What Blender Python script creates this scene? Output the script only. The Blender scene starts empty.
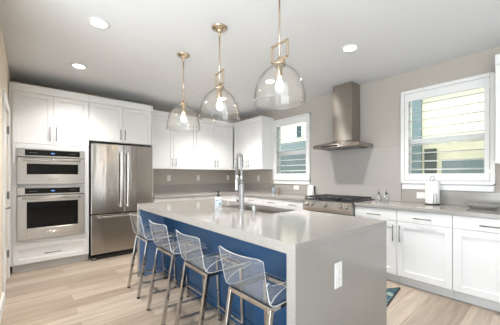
import bpy, bmesh, math, random
from mathutils import Vector, Matrix
random.seed(7)
PI = math.pi
S = bpy.context.scene
COL = S.collection

# ---------------------------------------------------------------- camera, world, lights, exposure
cd = bpy.data.cameras.new('camera'); cam = bpy.data.objects.new('camera', cd); COL.objects.link(cam)
cam.location = (0, 0, 1.268)
cam.rotation_euler = (PI / 2, 0, -0.7049)
cd.sensor_width = 36.0; cd.lens = 259.1 / 500 * 36.0
cd.shift_y = (175.8 - 162.5) / 500; cd.clip_start = 0.03
S.camera = cam

w = bpy.data.worlds.new('sky'); S.world = w; w.use_nodes = True
w.node_tree.nodes['Background'].inputs[0].default_value = (0.80, 0.90, 1.0, 1)
w.node_tree.nodes['Background'].inputs[1].default_value = 1.7

def area(name, loc, rot, sx, sy, power, color=(1, 1, 1)):
    l = bpy.data.lights.new(name, 'AREA'); l.shape = 'RECTANGLE'; l.size = sx; l.size_y = sy
    l.energy = power; l.color = color
    o = bpy.data.objects.new(name, l); COL.objects.link(o); o.location = loc; o.rotation_euler = rot
    return o
# daylight coming in through the big glazed openings of the great room behind the camera
area('daylight_side_opening', (-4.93, -0.9, 1.25), (0, -PI / 2, 0), 2.3, 5.0, 108, (0.92, 0.97, 1.0))
area('daylight_front_opening_one', (-2.4, -3.93, 1.25), (PI / 2, 0, 0), 2.2, 2.3, 9, (0.92, 0.97, 1.0))
for k, x in enumerate((2.32, 3.22)): area('fridge_streak_light', (x, -3.93, 1.25), (PI / 2, 0, 0), .26, 2.3, 5, (0.92, 0.97, 1.0))  # added unseen strip lights, shaped to give the fridge vertical streaks
# added unseen upward fill, standing in for sunlight bouncing off the great-room floor
area('upward_fill', (-2.4, -0.8, 0.06), (PI, 0, 0), 4.4, 5.0, 230, (0.82, 0.92, 1.0))
sl = bpy.data.lights.new('sun', 'SUN'); sl.energy = 1.5; sl.angle = 0.02; sl.color = (1, 0.95, 0.85)
so = bpy.data.objects.new('sun', sl); COL.objects.link(so); so.rotation_euler = (0, math.radians(-32), math.radians(14))

vs = S.view_settings
S.display_settings.display_device = 'sRGB'
vs.view_transform = 'Standard'; vs.look = 'None'; vs.gamma = 1.0; vs.use_curve_mapping = False
vs.exposure = 0.72
S.cycles.max_bounces = 14; S.cycles.transparent_max_bounces = 24; S.cycles.diffuse_bounces = 6
S.cycles.glossy_bounces = 6; S.cycles.caustics_reflective = False; S.cycles.caustics_refractive = False
S.cycles.sample_clamp_indirect = 6.0

# ---------------------------------------------------------------- materials
def newmat(name):
    m = bpy.data.materials.new(name); m.use_nodes = True
    return m, m.node_tree.nodes, m.node_tree.links
def pbr(name, col, rough=0.5, metal=0.0, noise=None, bump=None, coat=0.0, emit=None, spec=0.5, aniso=0):
    """noise=(scale xyz, amount) varies the colour a little; bump=(scale xyz, strength)"""
    m, n, l = newmat(name); b = n['Principled BSDF']
    b.inputs['Base Color'].default_value = (*col, 1); b.inputs['Roughness'].default_value = rough
    b.inputs['Metallic'].default_value = metal; b.inputs['Coat Weight'].default_value = coat
    b.inputs['Specular IOR Level'].default_value = spec
    if aniso:
        b.inputs['Anisotropic'].default_value = aniso
        b.inputs['Anisotropic Rotation'].default_value = .25
        tg = n.new('ShaderNodeTangent'); tg.direction_type = 'RADIAL'; tg.axis = 'Z'; l.new(tg.outputs[0], b.inputs['Tangent'])
    if emit: b.inputs['Emission Color'].default_value = (*emit[0], 1); b.inputs['Emission Strength'].default_value = emit[1]
    tc = n.new('ShaderNodeTexCoord')
    def ns(scale, detail=3):
        mp = n.new('ShaderNodeMapping'); mp.inputs['Scale'].default_value = scale
        t = n.new('ShaderNodeTexNoise'); t.inputs['Scale'].default_value = 1; t.inputs['Detail'].default_value = detail
        l.new(tc.outputs['Object'], mp.inputs[0]); l.new(mp.outputs[0], t.inputs['Vector']); return t
    if noise:
        t = ns(noise[0]); r = n.new('ShaderNodeMapRange'); k = noise[1]
        r.inputs[1].default_value = .3; r.inputs[2].default_value = .7
        r.inputs[3].default_value = 1 - k; r.inputs[4].default_value = 1 + k
        mx = n.new('ShaderNodeVectorMath'); mx.operation = 'SCALE'; mx.inputs[0].default_value = col
        l.new(t.outputs['Fac'], r.inputs[0]); l.new(r.outputs[0], mx.inputs['Scale']); l.new(mx.outputs[0], b.inputs['Base Color'])
    if bump:
        t = ns(bump[0]); bp = n.new('ShaderNodeBump'); bp.inputs['Strength'].default_value = bump[1]; bp.inputs['Distance'].default_value = .002
        l.new(t.outputs['Fac'], bp.inputs['Height']); l.new(bp.outputs[0], b.inputs['Normal'])
    return m
def clear(name, tint=(1, 1, 1), haze=0.0, hazecol=(.9, .9, .9), refl=1.0, rough=0.02, edge=None):
    """thin clear sheet: lets light straight through, mirrors at grazing angles, a little haze"""
    m, n, l = newmat(name); n.remove(n['Principled BSDF']); out = n['Material Output']
    tr = n.new('ShaderNodeBsdfTransparent'); tr.inputs[0].default_value = (*tint, 1)
    gl = n.new('ShaderNodeBsdfGlossy'); gl.inputs['Roughness'].default_value = rough
    lw = n.new('ShaderNodeLayerWeight'); lw.inputs['Blend'].default_value = .5
    fr = n.new('ShaderNodeMath'); fr.operation = 'POWER'; fr.inputs[1].default_value = 4.0; l.new(lw.outputs['Facing'], fr.inputs[0])
    if edge:   # longer light path through the glass near its outline
        pw = n.new('ShaderNodeMath'); pw.operation = 'POWER'; pw.inputs[1].default_value = 5.0; l.new(lw.outputs['Facing'], pw.inputs[0])
        mc = n.new('ShaderNodeMix'); mc.data_type = 'RGBA'; mc.inputs['A'].default_value = (*tint, 1); mc.inputs['B'].default_value = (*edge, 1)
        l.new(pw.outputs[0], mc.inputs['Factor']); l.new(mc.outputs['Result'], tr.inputs[0])
    mu = n.new('ShaderNodeMath'); mu.operation = 'MULTIPLY_ADD'; mu.inputs[1].default_value = min(.75, .6 * refl); mu.inputs[2].default_value = .035 * refl
    df = n.new('ShaderNodeBsdfDiffuse'); df.inputs[0].default_value = (*hazecol, 1)
    m1 = n.new('ShaderNodeMixShader'); m1.inputs[0].default_value = haze
    m2 = n.new('ShaderNodeMixShader')
    l.new(tr.outputs[0], m1.inputs[1]); l.new(df.outputs[0], m1.inputs[2])
    l.new(fr.outputs[0], mu.inputs[0]); l.new(mu.outputs[0], m2.inputs[0])
    l.new(m1.outputs[0], m2.inputs[1]); l.new(gl.outputs[0], m2.inputs[2]); l.new(m2.outputs[0], out.inputs[0])
    return m
def emitter(name, col, strength):
    m, n, l = newmat(name); b = n['Principled BSDF']; b.inputs['Base Color'].default_value = (*col, 1)
    b.inputs['Emission Color'].default_value = (*col, 1); b.inputs['Emission Strength'].default_value = strength
    return m
def plank_mat():
    m, n, l = newmat('oak_planks'); b = n['Principled BSDF']
    tc = n.new('ShaderNodeTexCoord')
    br = n.new('ShaderNodeTexBrick'); br.offset = 0.37; br.offset_frequency = 2
    br.inputs['Scale'].default_value = 1; br.inputs['Brick Width'].default_value = 1.45; br.inputs['Row Height'].default_value = 0.165
    br.inputs['Mortar Size'].default_value = 0.0015; br.inputs['Mortar Smooth'].default_value = .2; br.inputs['Bias'].default_value = 0.0
    br.inputs['Color1'].default_value = (0, 0, 0, 1); br.inputs['Color2'].default_value = (1, 1, 1, 1); br.inputs['Mortar'].default_value = (.5, .5, .5, 1)
    l.new(tc.outputs['Object'], br.inputs['Vector'])
    cr = n.new('ShaderNodeValToRGB'); e = cr.color_ramp.elements
    e[0].position = 0; e[0].color = (0.30, 0.238, 0.183, 1); e[1].position = 1; e[1].color = (0.44, 0.37, 0.30, 1)
    k = e.new(.5); k.color = (0.37, 0.303, 0.24, 1)
    l.new(br.outputs['Color'], cr.inputs[0])
    mp = n.new('ShaderNodeMapping'); mp.inputs['Scale'].default_value = (1.2, 16, 4)
    gr = n.new('ShaderNodeTexNoise'); gr.inputs['Scale'].default_value = 1.6; gr.inputs['Detail'].default_value = 6; gr.inputs['Distortion'].default_value = .7
    add = n.new('ShaderNodeVectorMath'); add.operation = 'MULTIPLY_ADD'; add.inputs[1].default_value = (7, 7, 7)
    l.new(br.outputs['Color'], add.inputs[0]); l.new(tc.outputs['Object'], add.inputs[2]); l.new(add.outputs[0], mp.inputs[0]); l.new(mp.outputs[0], gr.inputs['Vector'])
    rg = n.new('ShaderNodeMapRange'); rg.inputs[1].default_value = .25; rg.inputs[2].default_value = .75; rg.inputs[3].default_value = .74; rg.inputs[4].default_value = 1.2
    l.new(gr.outputs['Fac'], rg.inputs[0])
    sc = n.new('ShaderNodeVectorMath'); sc.operation = 'SCALE'; l.new(cr.outputs[0], sc.inputs[0]); l.new(rg.outputs[0], sc.inputs['Scale'])
    mx = n.new('ShaderNodeMix'); mx.data_type = 'RGBA'; mx.inputs['B'].default_value = (.23, .17, .12, 1)
    l.new(br.outputs['Fac'], mx.inputs['Factor']); l.new(sc.outputs[0], mx.inputs['A']); l.new(mx.outputs['Result'], b.inputs['Base Color'])
    b.inputs['Roughness'].default_value = .38
    bp = n.new('ShaderNodeBump'); bp.inputs['Strength'].default_value = .15; bp.inputs['Distance'].default_value = .002; l.new(gr.outputs['Fac'], bp.inputs['Height']); l.new(bp.outputs[0], b.inputs['Normal'])
    return m
def rug_mat():
    m, n, l = newmat('teal_rug'); b = n['Principled BSDF']; tc = n.new('ShaderNodeTexCoord')
    v = n.new('ShaderNodeTexVoronoi'); v.inputs['Scale'].default_value = 11
    ns = n.new('ShaderNodeTexNoise'); ns.inputs['Scale'].default_value = 9; ns.inputs['Detail'].default_value = 4
    l.new(tc.outputs['Object'], ns.inputs['Vector']); l.new(ns.outputs['Color'], v.inputs['Vector'])
    cr = n.new('ShaderNodeValToRGB'); e = cr.color_ramp.elements
    e[0].color = (.008, .022, .045, 1); e[1].color = (.30, .36, .30, 1); e[1].position = .85
    k = e.new(.5); k.color = (.02, .075, .10, 1)
    l.new(v.outputs['Color'], cr.inputs[0]); l.new(cr.outputs[0], b.inputs['Base Color']); b.inputs['Roughness'].default_value = .95
    return m
def label_mat():
    m, n, l = newmat('patterned_wrap'); b = n['Principled BSDF']; tc = n.new('ShaderNodeTexCoord')
    v = n.new('ShaderNodeTexNoise'); v.inputs['Scale'].default_value = 55; v.inputs['Detail'].default_value = 2
    cr = n.new('ShaderNodeValToRGB'); cr.color_ramp.interpolation = 'CONSTANT'; e = cr.color_ramp.elements
    e[0].color = (.10, .25, .50, 1); e[1].position = .45; e[1].color = (.80, .84, .86, 1); k = e.new(.62); k.color = (.35, .52, .66, 1)
    l.new(tc.outputs['Object'], v.inputs['Vector']); l.new(v.outputs['Fac'], cr.inputs[0]); l.new(cr.outputs[0], b.inputs['Base Color']); b.inputs['Roughness'].default_value = .4
    return m

M = dict(
    wall=pbr('greige_paint', (.44, .405, .362), .85, bump=((90, 90, 90), .08)),
    ceil=pbr('ceiling_paint', (.70, .71, .72), .9),
    cream=pbr('cream_wall_paint', (.76, .67, .55), .85),
    white=pbr('white_lacquer', (.76, .76, .76), .32),
    trim=pbr('white_trim_paint', (.75, .75, .745), .4),
    kickw=pbr('toe_kick_white', (.62, .62, .62), .5),  # darker white than the cabinets, for toe kicks
    quartz=pbr('greige_quartz', (.335, .318, .298), .08, noise=((170, 170, 170), .10)),
    quartz2=pbr('greige_quartz_splash', (.40, .38, .36), .22, noise=((150, 150, 150), .08)),
    steel=pbr('brushed_steel', (.50, .475, .445), .30, 1.0, aniso=.8, noise=((2, 2, 240), .06), bump=((3, 3, 260), .05)),
    steelf=pbr('fridge_steel', (.44, .41, .375), .20, 1.0, aniso=.95, bump=((15, 15, 1.3), .6)),
    hoods=pbr('hood_steel', (.38, .35, .32), .26, 1.0, aniso=.96, bump=((9, 9, 2.5), .12)),
    steelh=pbr('satin_steel', (.70, .68, .65), .2, 1.0),
    hose=pbr('dark_hose', (.10, .10, .105), .3, .6),
    nickel=pbr('bar_pull_nickel', (.22, .215, .21), .32, 1.0),
    chrome=pbr('polished_chrome', (.62, .63, .65), .06, 1.0),
    leg=pbr('satin_leg_steel', (.55, .54, .53), .07, 1.0),
    brass=pbr('warm_polished_nickel', (.68, .56, .42), .16, 1.0),
    blackg=pbr('black_glass', (.006, .006, .006), .05, spec=.3),
    ovenw=pbr('oven_window_glass', (.004, .004, .004), .04, spec=.3),
    black=pbr('black_enamel', (.014, .014, .015), .35),
    iron=pbr('cast_iron', (.018, .018, .019), .55),
    rubber=pbr('black_rubber', (.02, .02, .02), .7),
    gap=pbr('dark_recess', (.02, .02, .02), .8),
    display=emitter('blue_display', (.12, .30, .8), .35),
    printw=pbr('pale_control_print', (.16, .16, .16), .5),
    paleblue=pbr('pale_slate_blue', (.12, .20, .35), .35),  # lighter blue than the island base
    blue=pbr('navy_blue_paint', (.017, .072, .175), .3),
    floor=plank_mat(), rug=rug_mat(), wrap=label_mat(),
    acry=clear('clear_acrylic', (.945, .948, .95), .055, (.82, .82, .81), .5, .03),
    edge=clear('acrylic_cut_edge', (.95, .96, .96), .5, (.92, .94, .94), 1.0, .1),  # white haze stands in for light piped to the cut edges
    glass=clear('lamp_glass', (.975, .975, .97), .02, (.95, .93, .9), 1.45, edge=(.55, .54, .53)),
    rim=clear('lamp_glass_rim', (.8, .8, .8), .25, (.75, .75, .73), 1.2),
    pane=clear('window_glass', (.97, .985, .98), 0, (1, 1, 1), .8),
    screen=clear('insect_screen_mesh', (.86, .86, .86), .02, (.3, .3, .3), .3, .4),
    clearg=clear('bottle_glass', (.90, .91, .91), .14, (.75, .75, .74), 1.5),
    cutg=clear('cut_glass', (.80, .80, .79), .22, (.72, .71, .69), 2.0),
    bulb=emitter('warm_bulb', (1, .70, .40), 14.0),
    led=emitter('ceiling_light_lens', (1, .97, .92), 16.0),
    paper=pbr('paper_roll', (.86, .86, .85), .95, bump=((120, 120, 120), .3)),
    plastic=pbr('white_plastic', (.82, .82, .81), .35),
    slot=pbr('outlet_slots', (.25, .25, .25), .6),
    greyb=pbr('blue_grey_ceramic', (.27, .34, .40), .3),
    brown=pbr('brown_card', (.25, .19, .15), .6),
    stucco=pbr('cream_stucco', (.90, .82, .58), .9, bump=((60, 60, 60), .3)),
    teal=pbr('grey_teal_paint', (.19, .23, .225), .7),
    tealp=pbr('pale_teal_paint', (.20, .26, .27), .7),
    darkw=pbr('dark_green_glass', (.03, .055, .05), .15),
    grass=pbr('outdoor_grass', (.10, .20, .06), .95, noise=((3, 3, 3), .3)),
    bush=pbr('bush_leaves', (.14, .24, .10), .8, noise=((14, 14, 14), .5)),
)

# ---------------------------------------------------------------- mesh helpers (all in world coordinates)
def BM(): return bmesh.new()
def box(bm, x0, x1, y0, y1, z0, z1, b=0.0, seg=1, mi=0):
    t = bmesh.new(); bmesh.ops.create_cube(t, size=1)
    bmesh.ops.scale(t, vec=(x1 - x0, y1 - y0, z1 - z0), verts=t.verts)
    bmesh.ops.translate(t, vec=((x0 + x1) / 2, (y0 + y1) / 2, (z0 + z1) / 2), verts=t.verts)
    if b > 0:
        b = min(b, .45 * min(abs(x1 - x0), abs(y1 - y0), abs(z1 - z0)))
        bmesh.ops.bevel(t, geom=t.edges[:], offset=b, segments=seg, affect='EDGES', profile=.5)
    merge(bm, t, mi)
def merge(bm, t, mi=0, mat=None):
    vm = {}
    for v in t.verts: vm[v] = bm.verts.new(mat @ v.co if mat else v.co)
    for f in t.faces:
        try:
            nf = bm.faces.new([vm[v] for v in f.verts]); nf.material_index = mi if mi else f.material_index; nf.smooth = f.smooth
        except ValueError: pass
    t.free()
def dbox(bm, d, u0, u1, z0, z1, w0, w1, b=0.0, seg=1):
    """d='y': u runs along x, w is depth along y;  d='x': u along y, w along x"""
    if d == 'y': box(bm, u0, u1, w0, w1, z0, z1, b, seg)
    else: box(bm, w0, w1, u0, u1, z0, z1, b, seg)
def tube(bm, pts, r, seg=10, cap=True, smooth=True, taper=None):
    pts = [Vector(p) for p in pts]; rings = []
    n = len(pts); ref = None
    for i, p in enumerate(pts):
        a = pts[max(i - 1, 0)]; c = pts[min(i + 1, n - 1)]; t = (c - a).normalized()
        if ref is None: ref = t.orthogonal().normalized()
        ref = (ref - t * ref.dot(t)).normalized(); bn = t.cross(ref)
        rr = r if taper is None else taper[i]
        rings.append([bm.verts.new(p + (ref * math.cos(2 * PI * k / seg) + bn * math.sin(2 * PI * k / seg)) * rr) for k in range(seg)])
    for i in range(n - 1):
        for k in range(seg):
            f = bm.faces.new((rings[i][k], rings[i][(k + 1) % seg], rings[i + 1][(k + 1) % seg], rings[i + 1][k])); f.smooth = smooth
    if cap: bm.faces.new(rings[0][::-1]); bm.faces.new(rings[-1])
def lathe(bm, c, prof, seg=32, smooth=True, closed=False):
    """prof: (radius, z) pairs from c"""
    c = Vector(c); rings = []
    for r, z in prof:
        if r < 1e-6: rings.append([bm.verts.new(c + Vector((0, 0, z)))])
        else: rings.append([bm.verts.new(c + Vector((r * math.cos(2 * PI * k / seg), r * math.sin(2 * PI * k / seg), z))) for k in range(seg)])
    m = len(rings)
    for i in range(m - (0 if closed else 1)):
        A, B = rings[i], rings[(i + 1) % m]
        for k in range(seg):
            k2 = (k + 1) % seg
            v = [A[0]] if len(A) == 1 else [A[k], A[k2]]
            v += [B[0]] if len(B) == 1 else [B[k2], B[k]]
            if len(v) >= 3: bm.faces.new(v).smooth = smooth
    return rings
def bar(bm, p, q, s, s2=None, b=.002, up=(0, 0, 1)):
    """square bar from p to q"""
    p, q = Vector(p), Vector(q); d = q - p; L = d.length; s2 = s2 or s
    t = bmesh.new(); bmesh.ops.create_cube(t, size=1); bmesh.ops.scale(t, vec=(s, s2, L), verts=t.verts)
    if b: bmesh.ops.bevel(t, geom=t.edges[:], offset=b, segments=2, affect='EDGES', profile=.5)
    z = d.normalized(); u = Vector((0, 1, 0)) if abs(z.y) < .9 else Vector((1, 0, 0))
    x = u.cross(z).normalized(); y = z.cross(x)
    m = Matrix((x, y, z)).transposed().to_4x4(); m.translation = (p + q) / 2
    merge(bm, t, 0, m)

ORG = {}
def tagd(o, label=None, cat=None, group=None, kind=None):
    if label: o['label'] = label
    if cat: o['category'] = cat
    if group: o['group'] = group
    if kind: o['kind'] = kind
    return o
def thing(name, loc, label, cat, group=None):
    o = bpy.data.objects.new(name, None); COL.objects.link(o); o.location = loc; o.empty_display_size = .05
    ORG[o] = Vector(loc); return tagd(o, label, cat, group)
def obj(name, bm, mats, parent=None, label=None):
    if not isinstance(mats, (list, tuple)): mats = [mats]
    bmesh.ops.recalc_face_normals(bm, faces=bm.faces)
    if parent is not None: off = ORG[parent]
    else:
        xs = [v.co.x for v in bm.verts]; ys = [v.co.y for v in bm.verts]; zs = [v.co.z for v in bm.verts]
        off = Vector(((min(xs) + max(xs)) / 2, (min(ys) + max(ys)) / 2, min(zs)))
    bmesh.ops.translate(bm, vec=-off, verts=bm.verts)
    me = bpy.data.meshes.new(name); bm.to_mesh(me); bm.free()
    for m in mats: me.materials.append(m)
    o = bpy.data.objects.new(name, me); COL.objects.link(o)
    if parent is None: o.location = off
    else: o.parent = parent
    ORG[o] = off.copy()
    if label: o['label'] = label
    return o
def struct(name, bm, m, parent=None):
    o = obj(name, bm, m, parent)
    if parent is None: o['kind'] = 'structure'
    return o
def one(name, bm, m, label, cat, group=None): return tagd(obj(name, bm, m), label, cat, group)
def smooth_by_angle(o, deg=35):
    for p in o.data.polygons: p.use_smooth = True
    try: o.data.set_sharp_from_angle(angle=math.radians(deg))
    except Exception: pass

# ================================================================ THE ROOM
XW, YB, ZC = 3.893, 5.10, 2.671      # right wall, back wall, ceiling
b = BM(); box(b, -5.2, 4.05, -4.2, 5.25, -.12, 0); struct('floor', b, M['floor'])
b = BM(); box(b, -5.2, 4.05, -4.2, 5.25, ZC, ZC + .15); struct('ceiling', b, M['ceil'])
b = BM(); box(b, -.36, XW, YB, YB + .15, 0, ZC); struct('wall_back', b, M['wall'])
# right wall with two window holes
W1 = (.44, 1.335, 1.225, 2.392); W2 = (2.895, 3.78, 1.255, 2.392)
b = BM()
def wy(y0, y1, z0=0, z1=ZC): box(b, XW, 4.05, y0, y1, z0, z1)
wy(-4.2, W1[0]); wy(W1[1], W2[0]); wy(W2[1], YB + .15)
for W in (W1, W2): wy(W[0], W[1], 0, W[2]); wy(W[0], W[1], W[3], ZC)
struct('wall_right', b, M['wall'])
# short wall on the left with a door in it, then the return of the great room
DX = -.205; D0, D1, DZ = 3.62, 4.36, 2.035
b = BM()
box(b, -.36, DX, 2.35, D0, 0, ZC); box(b, -.36, DX, D1, YB, 0, ZC); box(b, -.36, DX, D0, D1, DZ, ZC)
box(b, -5.2, -.36, 2.35, 2.5, 0, ZC)
struct('wall_left', b, M['cream'])
# great-room outer walls behind the camera with glazed openings where the daylight enters
b = BM(); box(b, -5.2, -5.05, -4.2, -3.4, 0, ZC); box(b, -5.2, -5.05, 1.6, 2.5, 0, ZC); box(b, -5.2, -5.05, -3.4, 1.6, 2.4, ZC); box(b, -5.2, -5.05, -3.4, 1.6, 0, .1)
struct('wall_great_room', b, M['wall'])
b = BM()
for x0, x1 in ((-5.05, -3.5), (-1.3, 2.18), (2.46, 3.08), (3.36, 4.05)): box(b, x0, x1, -4.2, -4.05, 0, ZC)
for x0, x1 in ((-3.5, -1.3), (2.18, 2.46), (3.08, 3.36)): box(b, x0, x1, -4.2, -4.05, 2.4, ZC); box(b, x0, x1, -4.2, -4.05, 0, .1)  # the narrow slots are added to frame the fridge streak lights
struct('wall_front', b, M['wall'])
# baseboard, door casing, door
b = BM(); box(b, DX, DX + .014, 2.35, D0 - .085, 0, .115, .003); struct('baseboard_left', b, M['trim'])
b = BM()
for y0, y1 in ((D0 - .085, D0), (D1, D1 + .085)): box(b, DX, DX + .018, y0, y1, 0, DZ, .003)
box(b, DX, DX + .018, D0 - .085, D1 + .085, DZ, DZ + .085, .003); struct('trim_1', b, M['trim'])
b = BM(); box(b, -.25, -.213, D0 + .003, D1 - .003, .012, DZ - .004, .002)
door = struct('door_1', b, M['trim'])
b = BM()
for z0, z1 in ((.22, .92), (1.06, 1.9)):
    for y0, y1 in ((D0 + .11, D0 + .34), (D1 - .34, D1 - .11)):
        box(b, -.2135, -.208, y0, y1, z0, z0 + .02, .003); box(b, -.2135, -.208, y0, y1, z1 - .02, z1, .003)
        box(b, -.2135, -.208, y0, y0 + .02, z0, z1, .003); box(b, -.2135, -.208, y1 - .02, y1, z0, z1, .003)
obj('panel_moulding', b, M['trim'], door)
for z in (.31, 1.03, 1.83):
    b = BM(); box(b, -.212, -.197, D1 - .012, D1 + .012, z - .045, z + .045, .002); tube(b, [(-.196, D1, z - .048), (-.196, D1, z + .048)], .006)
    obj('hinge', b, M['nickel'], door)
b = BM(); tube(b, [(-.213, D0 + .07, .93), (-.165, D0 + .07, .93)], .009); tube(b, [(-.165, D0 + .065, .93), (-.162, D0 + .18, .93)], .008)
tube(b, [(-.213, D0 + .07, .93), (-.206, D0 + .07, .93)], .027, 16); obj('door_handle', b, M['nickel'], door)

# windows: sash, pane, sill; plantation shutters are things of their own
def window(i, W, shut_outer, label):
    y0, y1, z0, z1 = W
    b = BM(); x0, x1 = 3.99, 4.035
    for a in ((y0, y0 + .045, z0, z1), (y1 - .045, y1, z0, z1), (y0, y1, z0, z0 + .05), (y0, y1, z1 - .05, z1), (y0, y1, 1.715, 1.765)):
        box(b, x0, x1, *a, .003)
    box(b, 3.975, 4.0, y0 + .02, y1 - .02, 1.70, 1.735, .003)
    wn = struct('window_%d' % i, b, M['trim'])
    b = BM(); box(b, 4.01, 4.016, y0 + .02, y1 - .02, z0 + .02, z1 - .02); obj('pane', b, M['pane'], wn)
    b = BM(); box(b, 4.037, 4.039, y0 + .02, y1 - .02, z0 + .02, 1.73); obj('insect_screen', b, M['screen'], wn)
    b = BM()
    for a in ((y0 - .001, y0 + .003, z0, z1), (y1 - .003, y1 + .001, z0, z1), (y0, y1, z0 - .001, z0 + .003), (y0, y1, z1 - .003, z1 + .001)):
        box(b, XW - .002, 4.0, *a)
    obj('reveal', b, M['trim'], wn)
    # shutter
    Y0, Y1, Z0, Z1 = shut_outer; t = thing('plantation_shutter', (XW, (Y0 + Y1) / 2, Z0), label, 'shutter', 'plantation shutters')
    f = .042; xa, xb = 3.856, XW
    b = BM()
    for a in ((Y0, Y0 + f, Z0, Z1), (Y1 - f, Y1, Z0, Z1), (Y0 + f, Y1 - f, Z0, Z0 + f), (Y0 + f, Y1 - f, Z1 - f, Z1)): box(b, xa, xb, *a, .004)
    box(b, xa - .008, xb, Y0, Y0 + .018, Z0, Z1, .003); box(b, xa - .008, xb, Y1 - .018, Y1, Z0, Z1, .003); box(b, xa - .008, xb, Y0, Y1, Z1 - .018, Z1, .003); box(b, xa - .008, xb, Y0, Y1, Z0, Z0 + .018, .003)
    obj('outer_frame', b, M['trim'], t)
    s = .046; g = .003; p0, p1, q0, q1 = Y0 + f + g, Y1 - f - g, Z0 + f + g, Z1 - f - g; tr, brl = .10, .088
    b = BM(); xc, xd = 3.862, 3.888
    for a in ((p0, p0 + s, q0, q1), (p1 - s, p1, q0, q1), (p0 + s, p1 - s, q0, q0 + brl), (p0 + s, p1 - s, q1 - tr, q1)): box(b, xc, xd, *a, .003)
    obj('panel_frame', b, M['trim'], t)
    lo, hi = q0 + brl, q1 - tr; n = 9; st = (hi - lo) / n
    for k in range(n):
        zc = lo + st * (k + .5); b = BM(); w2 = .043; th = .0055; rows = []
        for yy in (p0 + s + .002, p1 - s - .002):
            ring = []
            for q in range(12):
                a = 2 * PI * q / 12; dx = w2 * math.cos(a); dz = th * math.sin(a)
                ang = math.radians(11); ring.append(b.verts.new((3.89 + dx * math.cos(ang) - dz * math.sin(ang), yy, zc + dx * math.sin(ang) + dz * math.cos(ang))))
            rows.append(ring)
        for q in range(12): b.faces.new((rows[0][q], rows[0][(q + 1) % 12], rows[1][(q + 1) % 12], rows[1][q])).smooth = True
        b.faces.new(rows[0][::-1]); b.faces.new(rows[1])
        obj('louver', b, M['trim'], t)
    for z in (Z0 + .15, Z1 - .15):
        b = BM(); box(b, xa - .004, xa + .004, Y0 + f - .006, Y0 + f + .012, z - .03, z + .03, .001); obj('hinge', b, M['trim'], t)
    # sill / apron board under the shutter
    b = BM(); box(b, 3.866, XW, Y0 + .012, Y1 - .012, Z0 - .075, Z0 - .004, .003); struct('trim_%d' % (i + 1), b, M['trim'])
window(1, W1, (.418, 1.359, 1.165, 2.406), 'white plantation shutter on the window behind the paper towel roll')
window(2, W2, (2.869, 3.804, 1.181, 2.407), 'white plantation shutter between corner wall cabinet and range hood')

# ================================================================ OUTSIDE THE WINDOWS
b = BM(); box(b, 4.05, 16, -8, 18, -.3, -.15); struct('ground_outside', b, M['grass'])
t = thing('neighbouring_house', (9.0, 4, -.15), 'cream stucco house wall seen through the shutter louvers', 'house')
b = BM(); box(b, 7.5, 10.5, -3, 4.6, -.15, 4.6); obj('wall', b, M['stucco'], t)
b = BM(); box(b, 7.0, 10.5, 4.6, 10.5, -.15, 2.45); obj('side_wing', b, M['teal'], t)
b = BM(); box(b, 7.05, 10.5, 4.6, 10.5, 2.45, 4.2); obj('upper_wing_wall', b, M['stucco'], t)
b = BM(); box(b, 7.42, 7.5, 2.15, 2.36, -.15, 4.4); obj('corner_board', b, M['tealp'], t)
def hwin(y0, y1, z0, z1, x=7.5):
    b = BM(); box(b, x - .05, x, y0, y1, z0, z1, .005); f = obj('window', b, M['trim'], t)
    b = BM(); box(b, x - .056, x - .048, y0 + .03, y1 - .03, z0 + .03, z1 - .03); obj('pane', b, M['darkw'], f)
b = BM(); box(b, 7.44, 7.5, 1.84, 2.09, .9, 1.93, .004); obj('electric_box', b, M['darkw'], t)
b = BM(); box(b, 7.44, 7.5, .84, .93, 1.0, 1.85, .004); obj('drain_pipe', b, M['darkw'], t)
hwin(5.52, 5.78, 2.55, 3.0, 7.05)
b = BM(); box(b, 6.8, 11, -3.2, 10.7, 4.2, 4.4); box(b, 7.3, 10.7, -3, 10.5, 4.4, 4.9); obj('roof', b, M['teal'], t)
b = BM()
for k in range(20): box(b, 6.86, 6.9, -1.6 + k * .16, -1.6 + k * .16 + .158, -.15, 1.62, .002)
box(b, 6.9, 6.94, -1.6, 1.6, .3, .4); box(b, 6.9, 6.94, -1.6, 1.6, 1.3, 1.4)
one('garden_fence', b, M['tealp'], 'pale teal board fence in front of the cream house wall', 'fence')

# ================================================================ CABINET BUILDERS
def shaker(name, d, u0, u1, z0, z1, w0, parent, mat, rail=.06, dep=.02, slab=False):
    b = BM()
    if slab: dbox(b, d, u0, u1, z0, z1, w0, w0 + dep, .002)
    else:
        dbox(b, d, u0, u0 + rail, z0, z1, w0, w0 + dep, .0015); dbox(b, d, u1 - rail, u1, z0, z1, w0, w0 + dep, .0015)
        dbox(b, d, u0 + rail, u1 - rail, z0, z0 + rail, w0, w0 + dep, .0015); dbox(b, d, u0 + rail, u1 - rail, z1 - rail, z1, w0, w0 + dep, .0015)
        dbox(b, d, u0 + rail - .004, u1 - rail + .004, z0 + rail - .004, z1 - rail + .004, w0 + .011, w0 + dep - .002)
    return obj(name, b, mat, parent)
def pull(d, u0, u1, z0, z1, w0, parent, mat=None, r=.0055, out=.032, name='handle'):
    """bar pull standing off the face at depth w0; vertical if u0==u1"""
    P = (lambda u, z, w: (u, w, z)) if d == 'y' else (lambda u, z, w: (w, u, z))
    b = BM(); tube(b, [P(u0, z0, w0 - out), P(u1, z1, w0 - out)], r, 10)
    for k in (.12, .88):
        u, z = u0 + (u1 - u0) * k, z0 + (z1 - z0) * k
        tube(b, [P(u, z, w0 - out), P(u, z, w0 + .001)], r * .85, 8)
    return obj(name, b, mat or M['nickel'], parent)
def carcass(d, u0, u1, z0, z1, w0, w1, parent, name='body'):
    b = BM(); dbox(b, d, u0, u1, z0, z1, w0, w1, .0015); return obj(name, b, M['white'], parent)

ZT = 2.474
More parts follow.
